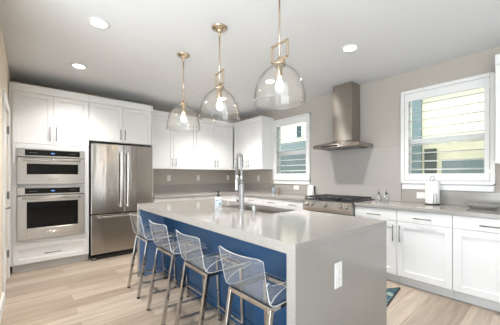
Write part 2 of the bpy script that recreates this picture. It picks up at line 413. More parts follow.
# ---- tall oven cabinet (back wall, next to the door)
YF = 4.50
t = thing('oven_cabinet', (.24, 4.8, 0), 'tall white cabinet with two stacked ovens built in beside the left door', 'cabinet')
b = BM()   # carcass as a frame around the two appliance openings
x0, x1 = -.20, .674
box(b, x0, -.124, YF + .02, YB - .004, .10, ZT); box(b, .619, x1, YF + .02, YB - .004, .10, ZT)
for z0, z1 in ((.10, .40), (1.122, 1.145), (1.64, ZT)): box(b, -.124, .619, YF + .02, YB - .004, z0, z1)
box(b, -.124, .619, YB - .04, YB - .004, .40, 1.64)
obj('body', b, M['white'], t)
b = BM()
box(b, -.165, -.124, YF, YF + .02, .37, 1.69, .001); box(b, .619, .665, YF, YF + .02, .37, 1.69, .001)
for z0, z1 in ((.37, .425), (1.118, 1.150), (1.632, 1.69)): box(b, -.124, .619, YF, YF + .02, z0, z1, .001)
box(b, -.165, x1, YF, YF + .02, 2.372, ZT, .001); box(b, .667, x1, YF, YF + .02, .10, 2.372, .001)
obj('face_frame', b, M['white'], t)
b = BM(); box(b, -.17, x1, YF + .07, YF + .09, 0, .10); obj('toe_kick', b, M['kickw'], t)
for u0, u1, hu in ((-.165, .248, .215), (.252, .665, .285)):
    dr = shaker('door', 'y', u0, u1, 1.695, 2.368, YF, t, M['white']); pull('y', hu, hu, 1.745, 1.94, YF, dr)
dr = shaker('drawer', 'y', -.165, .665, .112, .362, YF, t, M['white']); pull('y', .155, .345, .222, .222, YF, dr)
b = BM(); box(b, -.124, .619, YF + .03, YB - .05, .402, .425); obj('shelf', b, M['white'], t)

# ---- ovens
def oven(name, z0, z1, zp, label, wz0, wz1, hz):
    t = thing(name, (.2475, 4.75, z0), label, 'oven'); x0, x1 = -.122, .617; f = 4.476
    b = BM(); box(b, x0 + .012, x1 - .012, YF + .001, YB - .08, z0 + .008, z1 - .008); obj('body', b, M['black'], t)
    b = BM(); box(b, x0, x1, f, YF + .0005, zp, z1, .003); cp = obj('control_panel', b, M['steel'], t)
    b = BM(); box(b, x0 + .075, x1 - .06, f - .003, f + .004, zp + .018, z1 - .012, .001); g = obj('display_glass', b, M['blackg'], cp)
    zc = (zp + z1) / 2
    for xs in ([.0 + k * .018 for k in range(5)], [.44 + k * .022 for k in range(4)]):
        b = BM()
        for x in xs: box(b, x, x + .009, f - .004, f, zc - .004, zc + .004)
        obj('control_marks', b, M['printw'], cp)
    b = BM(); box(b, .225, .265, f - .004, f, zc - .007, zc + .007); obj('clock', b, M['display'], cp)
    b = BM(); zd = zp - .012
    wx0, wx1 = -.028, .534                       # window in the door
    box(b, x0, wx0, f - .012, YF + .0005, z0, zd, .003); box(b, wx1, x1, f - .012, YF + .0005, z0, zd, .003)
    box(b, wx0 - .003, wx1 + .003, f - .012, YF + .0005, z0, wz0, .003); box(b, wx0 - .003, wx1 + .003, f - .012, YF + .0005, wz1, zd, .003)
    d = obj('door', b, M['steel'], t)
    b = BM(); box(b, wx0 - .002, wx1 + .002, f - .006, YF - .002, wz0 - .002, wz1 + .002); obj('door_window', b, M['ovenw'], d)
    b = BM(); tube(b, [(-.07, f - .055, hz), (.56, f - .055, hz)], .012, 12)
    for x in (-.055, .545): box(b, x - .012, x + .012, f - .055, f - .011, hz - .011, hz + .011, .003)
    obj('handle', b, M['steelh'], d)
    b = BM(); box(b, .18, .32, f - .014, f - .011, (z0 + wz0) / 2 - .011, (z0 + wz0) / 2 + .011, .001); obj('badge', b, M['steelh'], d)
oven('speed_oven', 1.153, 1.627, 1.520, 'short stainless oven with a narrow window, above the taller wall oven', 1.288, 1.428, 1.476)
oven('wall_oven', .428, 1.116, 1.012, 'taller stainless wall oven with a wide black window, above the white drawer', .575, .922, .968)

# ---- refrigerator with cabinet above and end gable
t = thing('refrigerator', (1.145, 4.77, 0), 'stainless french door refrigerator with bottom freezer drawer', 'refrigerator')
fx0, fx1 = .693, 1.598
b = BM(); box(b, fx0 + .008, fx1 - .008, 4.505, 5.06, .05, 1.752, .004); obj('body', b, M['gap'], t)
for u0, u1, hx in ((fx0, 1.143, 1.092), (1.149, fx1, 1.192)):
    b = BM(); box(b, u0, u1, 4.44, 4.50, .694, 1.757, .008, 3); d = obj('door', b, M['steelf'], t)
    b = BM(); box(b, hx - .014, hx + .014, 4.382, 4.402, .785, 1.645, .006, 2)
    for z in (.80, 1.63): box(b, hx - .013, hx + .013, 4.40, 4.441, z - .018, z + .018, .005, 2)
    obj('handle', b, M['steelh'], d)
b = BM(); box(b, fx0, fx1, 4.44, 4.50, .085, .678, .008, 3); d = obj('freezer_drawer', b, M['steelf'], t)
b = BM(); box(b, .775, 1.515, 4.382, 4.402, .63, .658, .006, 2)
for x in (.80, 1.49): box(b, x - .018, x + .018, 4.40, 4.441, .631, .657, .005, 2)
obj('handle', b, M['steelh'], d)
b = BM(); box(b, 1.32, 1.50, 4.436, 4.441, .18, .205, .001); obj('badge', b, M['steelh'], d)
b = BM(); box(b, fx0 + .02, fx1 - .02, 4.47, 4.9, .012, .048, .003); obj('base_grille', b, M['black'], t)
for x in (fx0 + .035, fx1 - .035):
    b = BM(); box(b, x - .03, x + .03, 4.44, 4.50, .0, .035, .006); obj('foot', b, M['nickel'], t)

t = thing('fridge_top_cabinet', (1.15, 4.8, 1.79), 'white two door cabinet directly above the refrigerator', 'cabinet')
carcass('y', .676, 1.6, 1.795, ZT, YF + .02, YB - .004, t)
b = BM(); box(b, .676, 1.6, YF, YF + .02, 2.372, ZT, .001); obj('top_rail', b, M['white'], t)
for u0, u1, hu in ((.678, 1.137, 1.107), (1.141, 1.598, 1.171)):
    dr = shaker('door', 'y', u0, u1, 1.80, 2.368, YF, t, M['white']); pull('y', hu, hu, 1.84, 2.0, YF, dr)
b = BM(); box(b, 1.604, 1.626, YF - .004, YB - .004, 0, ZT, .0015); one('end_panel', b, M['white'], 'tall white end panel closing the right side of the refrigerator', 'panel')

# ---- wall cabinets
UY = 4.75
def wall_cab(d, u0, u1, w0, w1, z0, label, doors, hz=(1.455, 1.60), filler=None):
    t = thing('wall_cabinet', (((u0 + u1) / 2, (w0 + w1) / 2, z0) if d == 'y' else ((w0 + w1) / 2, (u0 + u1) / 2, z0)), label, 'cabinet', 'white wall cabinets')
    carcass(d, u0, u1, z0, ZT, w0 + .02, w1, t)
    b = BM(); dbox(b, d, u0, u1, 2.372, ZT, w0, w0 + .02, .001); obj('top_rail', b, M['white'], t)
    b = BM(); dbox(b, d, u0, u1, z0, z0 + .028, w0, w0 + .02, .001); obj('bottom_rail', b, M['white'], t)
    if filler: b = BM(); dbox(b, d, filler[0], filler[1], z0 + .029, 2.371, w0, w0 + .019); obj('corner_filler', b, M['white'], t)
    for a, c, h in doors:
        dr = shaker('door', d, a, c, z0 + .032, 2.368, w0, t, M['white'])
        if h is not None: pull(d, h, h, hz[0], hz[1], w0, dr)
    return t
wall_cab('y', 1.630, 2.598, UY, YB - .004, 1.402, 'white two door wall cabinet right beside the refrigerator end panel', [(1.633, 2.112, 2.078), (2.116, 2.596, 2.150)])
wall_cab('y', 2.602, 3.552, UY, YB - .004, 1.402, 'white two door wall cabinet on the back wall meeting the corner', [(2.604, 3.068, 3.034), (3.072, 3.515, 3.106)], filler=(3.517, 3.538))
wall_cab('x', 3.80, 4.745, 3.54, XW - .004, 1.402, 'white wall cabinet in the corner beside the far shuttered window', [(4.222, 4.70, 4.256), (3.802, 4.218, 4.184)])
wall_cab('x', -.55, .385, 3.54, XW - .004, 1.392, 'white wall cabinet beyond the shuttered window above the glass dish', [(-.08, .383, -.05), (-.548, -.084, -.114)])

# ---- base cabinets
def base_cab(d, u0, u1, w0, w1, label, drawers, doors, toe=.09, filler=None):
    t = thing('base_cabinet', (((u0 + u1) / 2, (w0 + w1) / 2, 0) if d == 'y' else ((w0 + w1) / 2, (u0 + u1) / 2, 0)), label, 'cabinet', 'white base cabinets')
    carcass(d, u0, u1, .10, .872, w0 + .02, w1, t)
    b = BM(); dbox(b, d, u0, u1, 0, .10, w0 + toe - .02, w0 + toe); obj('toe_kick', b, M['kickw'], t)
    if filler: b = BM(); dbox(b, d, filler[0], filler[1], .10, .872, w0, w0 + .019); obj('corner_filler', b, M['white'], t)
    for a, c in drawers:
        dr = shaker('drawer', d, a, c, .742, .866, w0, t, M['white'], slab=True); m = (a + c) / 2
        pull(d, m - .085, m + .085, .796, .796, w0, dr)
    for a, c, h in doors:
        dr = shaker('door', d, a, c, .112, .737, w0, t, M['white'], rail=.068)
        if h is not None: pull(d, h, h, .505, .70, w0, dr)
    return t
BX = 3.262   # door faces of the right run
BW = XW - .004
base_cab('x', 1.193, 1.706, BX, BW, 'white base cabinet right beside the gas range, partly behind the island', [(1.195, 1.704)], [(1.195, 1.704, 1.228)])
base_cab('x', .670, 1.191, BX, BW, 'white base cabinet under the paper towel roll', [(.672, 1.189)], [(.672, 1.189, 1.156)])
base_cab('x', .08, .668, BX, BW, 'white base cabinet under the clear glass dish', [(.082, .666)], [(.082, .666, .12)])
base_cab('x', -.55, .078, BX, BW, 'white base cabinet after the one under the glass dish', [(-.548, .076)], [(-.548, .076, .04)])
base_cab('x', 2.50, 2.995, BX, BW, 'white base cabinet left of the range, under the white canister', [(2.502, 2.993)], [(2.502, 2.993, 2.54)])
base_cab('x', 2.997, 3.485, BX, BW, 'white base cabinet under the far shuttered window', [(2.999, 3.483)], [(2.999, 3.483, 3.445)])
base_cab('x', 3.487, 4.455, BX, BW, 'white corner base cabinet below the corner wall cabinet', [(3.489, 4.08)], [(3.489, 4.08, 3.53)], filler=(4.083, 4.455))
BY = 4.46
base_cab('y', 1.630, 2.40, BY, YB - .004, 'white base cabinet beside the refrigerator end panel', [(1.632, 2.398)], [(1.632, 2.013, 1.98), (2.017, 2.398, 2.05)])
base_cab('y', 2.402, 3.25, BY, YB - .004, 'white base cabinet on the back wall beside the corner', [(2.404, 3.22)], [(2.404, 2.81, 2.775), (2.814, 3.22, 2.85)], filler=(3.223, 3.281))

# ---- worktops and splashbacks
b = BM(); cf = 3.248
box(b, 1.628, BW + .002, 4.43, YB - .002, .875, .915, .003); box(b, cf, BW + .002, 2.497, 4.43, .875, .915, .003)
one('worktop', b, M['quartz'], 'grey quartz L-shaped worktop running under the corner wall cabinets', 'worktop')
b = BM(); box(b, cf, BW + .002, -.56, 1.706, .875, .915, .003)
one('worktop', b, M['quartz'], 'grey quartz worktop right of the range holding the paper towel roll', 'worktop')
b = BM(); box(b, 1.63, XW - .02, YB - .02, YB - .001, .916, 1.09, .002); box(b, XW - .02, XW - .001, 2.864, YB - .001, .916, 1.09, .002)
one('backsplash', b, M['quartz'], 'low grey quartz upstand along the back corner worktop', 'backsplash')
b = BM(); box(b, XW - .016, XW - .001, 1.363, 2.86, .916, 1.692, .002)
one('backsplash', b, M['quartz2'], 'tall grey quartz backsplash behind the range and under the hood', 'backsplash')
b = BM(); box(b, XW - .016, XW - .001, -.55, 1.36, .916, 1.085, .002)
one('backsplash', b, M['quartz'], 'low grey quartz upstand behind the paper towel roll', 'backsplash')

# ================================================================ RANGE AND HOOD
t = thing('gas_range', (3.5, 2.10, 0), 'stainless gas range with black grates and five front knobs', 'range')
ry0, ry1 = 1.712, 2.490
b = BM(); box(b, 3.27, 3.868, ry0, ry1, .06, .915, .003); obj('body', b, M['black'], t)
b = BM()
v = [(3.268, .745), (3.19, .755), (3.172, .80), (3.20, .905), (3.268, .918)]
A = [b.verts.new((x, ry0, z)) for x, z in v]; B = [b.verts.new((x, ry1, z)) for x, z in v]
for k in range(5): b.faces.new((A[k], A[(k + 1) % 5], B[(k + 1) % 5], B[k]))
b.faces.new(A[::-1]); b.faces.new(B); obj('control_panel', b, M['steel'], t)
for y in (2.413, 2.322, 2.101, 1.872, 1.785):
    b = BM(); n = Vector((-.966, 0, .258)); c = Vector((3.186, y, .853))
    tube(b, [c, c + n * .012], .027, 18); tube(b, [c + n * .012, c + n * .042], .021, 18, taper=[.022, .018]); k = obj('knob', b, M['steelh'], t)
    b = BM(); tube(b, [c - n * .001, c + n * .004], .032, 18); obj('knob_ring', b, M['black'], k)
b = BM(); box(b, 3.215, 3.268, ry0 + .004, ry1 - .004, .22, .735, .004); d = obj('oven_door', b, M['steel'], t)
b = BM(); box(b, 3.211, 3.216, ry0 + .12, ry1 - .12, .34, .58, .001); obj('door_window', b, M['ovenw'], d)
b = BM(); tube(b, [(3.165, ry0 + .04, .69), (3.165, ry1 - .04, .69)], .013, 12)
for y in (ry0 + .07, ry1 - .07): tube(b, [(3.165, y, .69), (3.217, y, .69)], .009, 8)
obj('handle', b, M['steelh'], d)
b = BM(); box(b, 3.22, 3.268, ry0 + .004, ry1 - .004, .07, .212, .004); obj('lower_drawer', b, M['steel'], t)
for x in (3.32, 3.80):
    for y in (ry0 + .06, ry1 - .06): b = BM(); tube(b, [(x, y, 0), (x, y, .062)], .018, 10); obj('foot', b, M['black'], t)
b = BM(); box(b, 3.20, 3.87, ry0, ry1, .915, .925, .002); ct = obj('cooktop', b, M['black'], t)
for x, y, r in ((3.36, 1.86, .05), (3.64, 1.86, .04), (3.50, 2.10, .06), (3.36, 2.34, .045), (3.64, 2.34, .05)):
    b = BM(); lathe(b, (x, y, .925), [(r, 0), (r, .008), (r * .75, .012), (r * .75, .018), (0, .020)], 18); obj('burner', b, M['iron'], ct)
for y0, y1 in ((1.722, 1.965), (1.973, 2.229), (2.237, 2.480)):
    b = BM(); s = .014; h0, h1 = .946, .962
    for yy in (y0, y1 - s): box(b, 3.225, 3.775, yy, yy + s, h0, h1, .003)
    for xx in (3.225, 3.49, 3.761): box(b, xx, xx + s, y0, y1, h0, h1, .003)
    m = (y0 + y1) / 2 - s / 2
    box(b, 3.225, 3.775, m, m + s, h0, h1, .003)
    for xx in (3.36, 3.63): box(b, xx, xx + s, y0, y1, h0, h1, .003)
    for xx in (3.226, 3.76):
        for yy in (y0, y1 - s): box(b, xx, xx + s, yy, yy + s, .925, h0 + .002, .002)
    obj('grate', b, M['iron'], t)
b = BM(); box(b, 3.38, 3.62, 1.99, 2.215, .962, .972, .004); one('griddle_plate', b, M['iron'], 'flat black griddle plate lying on the middle grate of the range', 'griddle')

t = thing('range_hood', (3.66, 2.11, 1.69), 'stainless chimney range hood above the gas range', 'range hood')
hx, h0, h1 = 3.435, 1.737, 2.490
b = BM(); box(b, hx, XW - .017, h0, h1, 1.690, 1.742, .002)
ch = (3.622, 1.937, 2.262)
q = [(hx, h0), (XW - .017, h0), (XW - .017, h1), (hx, h1)]; r = [(ch[0], ch[1]), (XW - .017, ch[1]), (XW - .017, ch[2]), (ch[0], ch[2])]
A = [b.verts.new((x, y, 1.741)) for x, y in q]; B = [b.verts.new((x, y, 1.80)) for x, y in r]
for k in range(4): b.faces.new((A[k], A[(k + 1) % 4], B[(k + 1) % 4], B[k]))
b.faces.new(A[::-1]); b.faces.new(B)
obj('canopy', b, M['hoods'], t)
b = BM(); box(b, hx - .002, hx + .004, 2.06, 2.34, 1.702, 1.722); obj('control_strip', b, M['black'], t)
for k in range(2): b = BM(); box(b, hx + .06, XW - .08, h0 + .06 + k * .32, h0 + .36 + k * .32, 1.683, 1.692, .002); obj('grease_filter', b, M['nickel'], t)
b = BM(); box(b, ch[0], XW - .017, ch[1], ch[2], 1.80, 2.30, .002); box(b, ch[0] + .004, XW - .017, ch[1] + .004, ch[2] - .004, 2.30, ZC - .001, .002)
obj('chimney', b, M['hoods'], t)

# ================================================================ ISLAND
ix0, ix1, iy0, iy1 = 1.0385, 2.150, .861, 3.430; TH = .06
sx0, sx1, sy0, sy1 = 1.70, 2.09, 1.70, 2.53
t = thing('kitchen_island', (1.6, 2.15, 0), 'large island with grey quartz waterfall top and navy blue base', 'kitchen island')
b = BM()
zt = .915
box(b, ix0, sx0, iy0, iy1, .875, zt); box(b, sx1, ix1, iy0, iy1, .875, zt); box(b, sx0, sx1, iy0, sy0, .875, zt); box(b, sx0, sx1, sy1, iy1, .875, zt)
bmesh.ops.remove_doubles(b, verts=b.verts, dist=1e-5)
box(b, ix0, ix0 + .02, iy0 + TH, iy1 - TH, .855, .8752); box(b, ix1 - .02, ix1, iy0 + TH, iy1 - TH, .855, .8752)
obj('countertop', b, M['quartz'], t)
for y0, y1 in ((iy0, iy0 + TH), (iy1 - TH, iy1)):
    b = BM(); box(b, ix0, ix1, y0, y1, 0, .8745); obj('waterfall_panel', b, M['quartz'], t)
px = 1.36
b = BM()
ye = iy1 - TH - .014; xs0, xs1 = sx0 - .02, sx1 + .02
box(b, px, xs0, .93, ye, .08, .874); box(b, xs1, 2.11, .93, ye, .08, .874)
box(b, xs0, xs1, .93, sy0 - .02, .08, .874); box(b, xs0, xs1, sy1 + .02, ye, .08, .874); box(b, xs0, xs1, sy0 - .02, sy1 + .02, .08, .60)
obj('base', b, M['blue'], t, 'navy blue base')
b = BM()
box(b, px - .008, px + .002, .925, iy1 - TH - .016, .0, .09, .002)
obj('panel_trim', b, M['blue'], t)
b = BM(); box(b, px + .02, 2.06, .95, iy1 - TH - .012, .0, .08)
obj('toe_kick', b, M['blue'], t)
b = BM(); box(b, ix0 + .012, px, iy1 - TH - .012, iy1 - TH, .0, .874, .001); obj('end_liner', b, M['paleblue'], t, 'pale blue end liner')
for k in range(4):   # working side of the island: doors that face the range
    a = .94 + k * .605; dr = None
    b = BM(); box(b, 2.11, 2.128, a, a + .60, .10, .862, .002); dr = obj('door', b, M['blue'], t)
    b = BM(); tube(b, [(2.155, a + .55, .55), (2.155, a + .55, .72)], .005); tube(b, [(2.127, a + .55, .57), (2.155, a + .55, .57)], .004); tube(b, [(2.127, a + .55, .70), (2.155, a + .55, .70)], .004)
    obj('handle', b, M['nickel'], dr)

t = thing('sink', (1.885, 2.14, .66), 'undermount stainless sink set into the island top', 'sink')
b = BM(); z0 = .665; e = .006
box(b, sx0 - e, sx1 + e, sy0 - e, sy1 + e, z0, z0 + .006)
for a in ((sx0 - e, sx0, sy0 - e, sy1 + e), (sx1, sx1 + e, sy0 - e, sy1 + e), (sx0, sx1, sy0 - e, sy0), (sx0, sx1, sy1, sy1 + e)): box(b, *a, z0, .8745)
obj('basin', b, M['steel'], t)
b = BM(); lathe(b, ((sx0 + sx1) / 2, 2.14, z0 + .006), [(.045, 0), (.045, .003), (.035, .003), (.03, .001), (0, .001)], 20); obj('drain', b, M['chrome'], t)

fb = Vector((1.63, 2.045, .915))
t = thing('faucet', fb, 'tall chrome spring neck faucet standing by the island sink', 'faucet')
b = BM(); lathe(b, fb, [(0, 0), (.034, 0), (.034, .012), (.025, .018), (.024, .26), (.014, .272), (0, .272)], 20); obj('post', b, M['chrome'], t)
dirv = Vector((-.16, .98, 0)).normalized()
arc = [fb + Vector((0, 0, .26)), fb + Vector((0, 0, .40)), fb + Vector((0, 0, .53))]
R = .034
for k in range(1, 12):
    a = PI * k / 12; arc.append(fb + dirv * (R - R * math.cos(a)) + Vector((0, 0, .53 + R * math.sin(a) * 1.2)))
arc += [fb + dirv * 2 * R + Vector((0, 0, .53)), fb + dirv * 2 * R + Vector((0, 0, .36))]
b = BM(); tube(b, arc, .0125, 12); nk = obj('hose', b, M['hose'], t)
b = BM(); pts = []   # spring coil wound round the hose
L = [0]
for i in range(1, len(arc)): L.append(L[-1] + (arc[i] - arc[i - 1]).length)
tot = L[-1]; turns = 44; N = turns * 8
dp = Vector((-dirv.y, dirv.x, 0))
for i in range(N + 1):
    s = tot * i / N; k = max(j for j in range(len(L)) if L[j] <= s + 1e-9); k = min(k, len(L) - 2)
    f = (s - L[k]) / (L[k + 1] - L[k]); p = arc[k].lerp(arc[k + 1], f); tg = (arc[k + 1] - arc[k]).normalized(); nn = dp.cross(tg)
    a = 2 * PI * i / 8; pts.append(p + (dp * math.cos(a) + nn * math.sin(a)) * .0165)
tube(b, pts, .0034, 5); obj('spring', b, M['chrome'], nk)
hc = fb + dirv * 2 * R
b = BM(); lathe(b, hc, [(0, .20), (.020, .20), (.023, .215), (.021, .30), (.0155, .36), (0, .365)], 18); obj('spray_head', b, M['chrome'], t)
b = BM(); tube(b, [fb + Vector((0, 0, .335)), hc + Vector((0, 0, .335))], .006); tube(b, [fb + Vector((0, 0, .315)), fb + Vector((0, 0, .355))], .017, 14); tube(b, [fb + Vector((0, 0, .20)), fb + Vector((0, 0, .34))], .0075, 10); obj('holder_arm', b, M['chrome'], t)
b = BM(); c = fb + Vector((0, 0, .095)); e = c + dirv * .05; tube(b, [c, e], .012, 12); tube(b, [e, e + dirv * .012], .019, 16); tube(b, [e + dirv * .004, e + dirv * .03 + Vector((0, 0, .05))], .0045, 8); obj('lever', b, M['chrome'], t)

b = BM(); c = (1.60, 1.825, .915); lathe(b, c, [(0, 0), (.026, 0), (.026, .006), (.019, .010), (.019, .070), (.016, .076), (0, .076)], 18)
one('air_gap_cap', b, M['chrome'], 'small chrome cylinder cap on the island beside the sink', 'air gap')

# soap bottle on the island
c = Vector((1.61, 2.44, .915))
t = thing('soap_bottle', c, 'white and blue patterned soap bottle with black pump on the island', 'soap bottle')
b = BM(); lathe(b, c, [(0, 0), (.038, 0), (.040, .006), (.040, .098), (.034, .110), (.014, .116), (.014, .122), (0, .122)], 24); obj('bottle', b, M['plastic'], t)
b = BM(); lathe(b, c, [(.0402, .012), (.0408, .013), (.0408, .094), (.0402, .095)], 24); obj('wrap', b, M['wrap'], t)
b = BM(); lathe(b, c, [(0, .122), (.017, .122), (.017, .142), (.007, .145), (.007, .165), (.013, .167), (.013, .178), (0, .18)], 16); tube(b, [c + Vector((0, 0, .173)), c + Vector((-.03, .015, .174)), c + Vector((-.036, .018, .166))], .0045, 8); obj('pump', b, M['black'], t)

# ================================================================ COUNTER ITEMS
c = Vector((3.775, .975, .915))
t = thing('paper_towel_holder', c, 'white paper towel roll upright on a dark wire holder below the near window', 'paper towel holder')
b = BM(); lathe(b, c, [(0, 0), (.078, 0), (.078, .008), (.070, .012), (0, .012)], 32); obj('base', b, M['black'], t)
b = BM(); lathe(b, c, [(.02, .014), (.072, .014), (.074, .02), (.074, .286), (.072, .292), (.02, .292)], 36, closed=True); obj('paper_roll', b, M['paper'], t)
b = BM(); tube(b, [c + Vector((0, 0, .01)), c + Vector((0, 0, .306))], .005); lp = []
vv = Vector((.52, -.85, 0)).normalized()
for k in range(13):
    a = PI * k / 12; lp.append(c + vv * .02 * math.cos(a) + Vector((0, 0, .32 + .03 * math.sin(a))))
tube(b, [c + vv * .02 + Vector((0, 0, .293))] + lp + [c - vv * .02 + Vector((0, 0, .293))], .0035, 8); obj('rod', b, M['nickel'], t)
cc = c + Vector((-.068, -.047, 0)); lp = [cc + vv * .016 + Vector((0, 0, .008))]
for k in range(13):
    a = PI * k / 12; lp.append(cc + vv * .016 * math.cos(a) + Vector((0, 0, .12 + .016 * math.sin(a))))
lp.append(cc - vv * .016 + Vector((0, 0, .008)))
b = BM(); tube(b, lp, .003, 8); obj('tension_arm', b, M['nickel'], t)

# clear glass dish
c = Vector((3.69, .50, .915))
t = thing('glass_dish', c, 'low clear cut glass dish on the worktop under the near window', 'dish')
b = BM(); lathe(b, c, [(0, 0), (.08, 0), (.10, .006), (.135, .035), (.15, .055), (.145, .058), (.128, .040), (.095, .014), (.075, .010), (0, .010)], 40); obj('bowl', b, M['cutg'], t)
b = BM()
for k in range(20):
    a = 2 * PI * k / 20; r0, r1 = .104, .147; d = Vector((math.cos(a), math.sin(a), 0))
    tube(b, [c + d * r0 + Vector((0, 0, .007)), c + d * .136 + Vector((0, 0, .033)), c + d * r1 + Vector((0, 0, .052))], .004, 6)
obj('cut_ribs', b, M['cutg'], t)

# two oil cruets
for k, (x, y, lab) in enumerate(((3.73, 1.595, 'clear glass oil cruet with black stopper, standing nearer the range'), (3.73, 1.495, 'clear glass oil cruet with black stopper, standing nearer the window'))):
    c = Vector((x, y, .915)); t = thing('oil_cruet', c, lab, 'cruet', 'glass oil cruets')
    b = BM(); lathe(b, c, [(0, 0), (.033, 0), (.036, .006), (.036, .06), (.030, .078), (.014, .092), (.012, .105), (.009, .105), (.011, .09), (.027, .074), (.033, .058), (.033, .008), (0, .006)], 24); obj('bottle', b, M['clearg'], t)
    b = BM(); lathe(b, c, [(0, .098), (.012, .098), (.015, .106), (.015, .118), (.008, .124), (0, .124)], 16); obj('stopper', b, M['black'], t)
    b = BM(); tube(b, [c + Vector((0, 0, .12)), c + Vector((0, 0, .145)), c + Vector((.006, -.004, .165))], .0035, 8); obj('spout', b, M['nickel'], t)

# white canister left of the range
c = Vector((3.75, 2.765, .915)); t = thing('white_canister', c, 'plain white tapered canister with dark back strip left of the range', 'canister')
b = BM(); lathe(b, c, [(0, 0), (.056, 0), (.058, .004), (.051, .182), (.047, .188), (0, .189)], 28); obj('body', b, M['plastic'], t)
b = BM(); box(b, c.x + .020, c.x + .058, c.y - .056, c.y - .034, c.z, c.z + .170, .006, 2); obj('back_strip', b, M['rubber'], t)

# blue-grey pump bottle, small brown card, thin cord beneath the corner cabinet
c = Vector((3.76, 3.68, .915)); t = thing('pump_bottle', c, 'small blue grey pump bottle on the worktop under the far window', 'soap bottle')
b = BM(); lathe(b, c, [(0, 0), (.034, 0), (.036, .004), (.036, .10), (.028, .112), (.012, .116), (0, .116)], 20); obj('bottle', b, M['greyb'], t)
b = BM(); lathe(b, c, [(0, .116), (.012, .116), (.012, .13), (.004, .132), (.004, .155), (.009, .157), (0, .163)], 12); tube(b, [c + Vector((0, 0, .158)), c + Vector((-.03, .0, .157))], .004, 6); obj('pump', b, M['nickel'], t)
b = BM(); box(b, 3.775, 3.80, 3.53, 3.60, .9155, 1.02, .003); one('card_stand', b, M['brown'], 'small brown card standing beside the blue grey pump bottle', 'card')
b = BM(); tube(b, [(3.80, 4.02, 1.401), (3.80, 4.0, 1.36), (3.79, 3.95, 1.30), (3.80, 3.88, 1.22), (3.81, 3.83, 1.10), (3.80, 3.81, .98), (3.79, 3.81, .920)], .0028, 6)
one('charging_cord', b, M['nickel'], 'thin grey cord hanging from the corner wall cabinet down to the worktop', 'cord')

# electrical plates
def plate(d, u, z, w, label, hw=.036, hh=.058, horiz=False, group='wall outlets'):
    if horiz: hw, hh = hh, hw
    b = BM(); dbox(b, d, u - hw, u + hw, z - hh, z + hh, w - .006, w, .003)
    o = one('wall_outlet', b, M['plastic'], label, 'outlet', group)
    b = BM(); s = -1
    if horiz:
        for k in (-.022, .022): dbox(b, d, u + k - .014, u + k + .014, z - .016, z + .016, w - .008, w - .0055, .002)
    elif hw > .05:
        for k in (-.024, .024): dbox(b, d, u + k - .016, u + k + .016, z - .032, z + .032, w - .008, w - .0055, .002)
    else:
        for k in (-.022, .022): dbox(b, d, u - .016, u + .016, z + k - .014, z + k + .014, w - .008, w - .0055, .002)
    f = obj('receptacle', b, M['plastic'], o)
    b = BM()
    for k in (-.022, .022):
        for j in (-.005, .005):
            if horiz: dbox(b, d, u + k - .005, u + k + .005, z + j - .001, z + j + .001, w - .0085, w - .0075)
            else: dbox(b, d, u + j - .001, u + j + .001, z + k - .005, z + k + .005, w - .0085, w - .0075)
    obj('slots', b, M['slot'], f)
plate('y', 1.440, .661, iy0 - .0005, 'white outlet on the quartz end of the island', .041, .078)
plate('y', 2.165, 1.222, YB - .0005, 'white outlet on the back wall nearest the refrigerator')
plate('y', 2.835, 1.222, YB - .0005, 'white outlet on the back wall, middle of three under the wall cabinets')
plate('y', 3.640, 1.222, YB - .0005, 'white outlet on the back wall, nearest the corner')
plate('x', 4.280, 1.215, XW - .0005, 'white outlet under the corner wall cabinet, near the hanging cord')
plate('x', 3.19, 1.045, XW - .0205, 'white sideways outlet on the upstand below the far window', horiz=True)
plate('x', 1.115, 1.012, XW - .0165, 'white double outlet plate behind the paper towel roll', .06, .04, group=None)

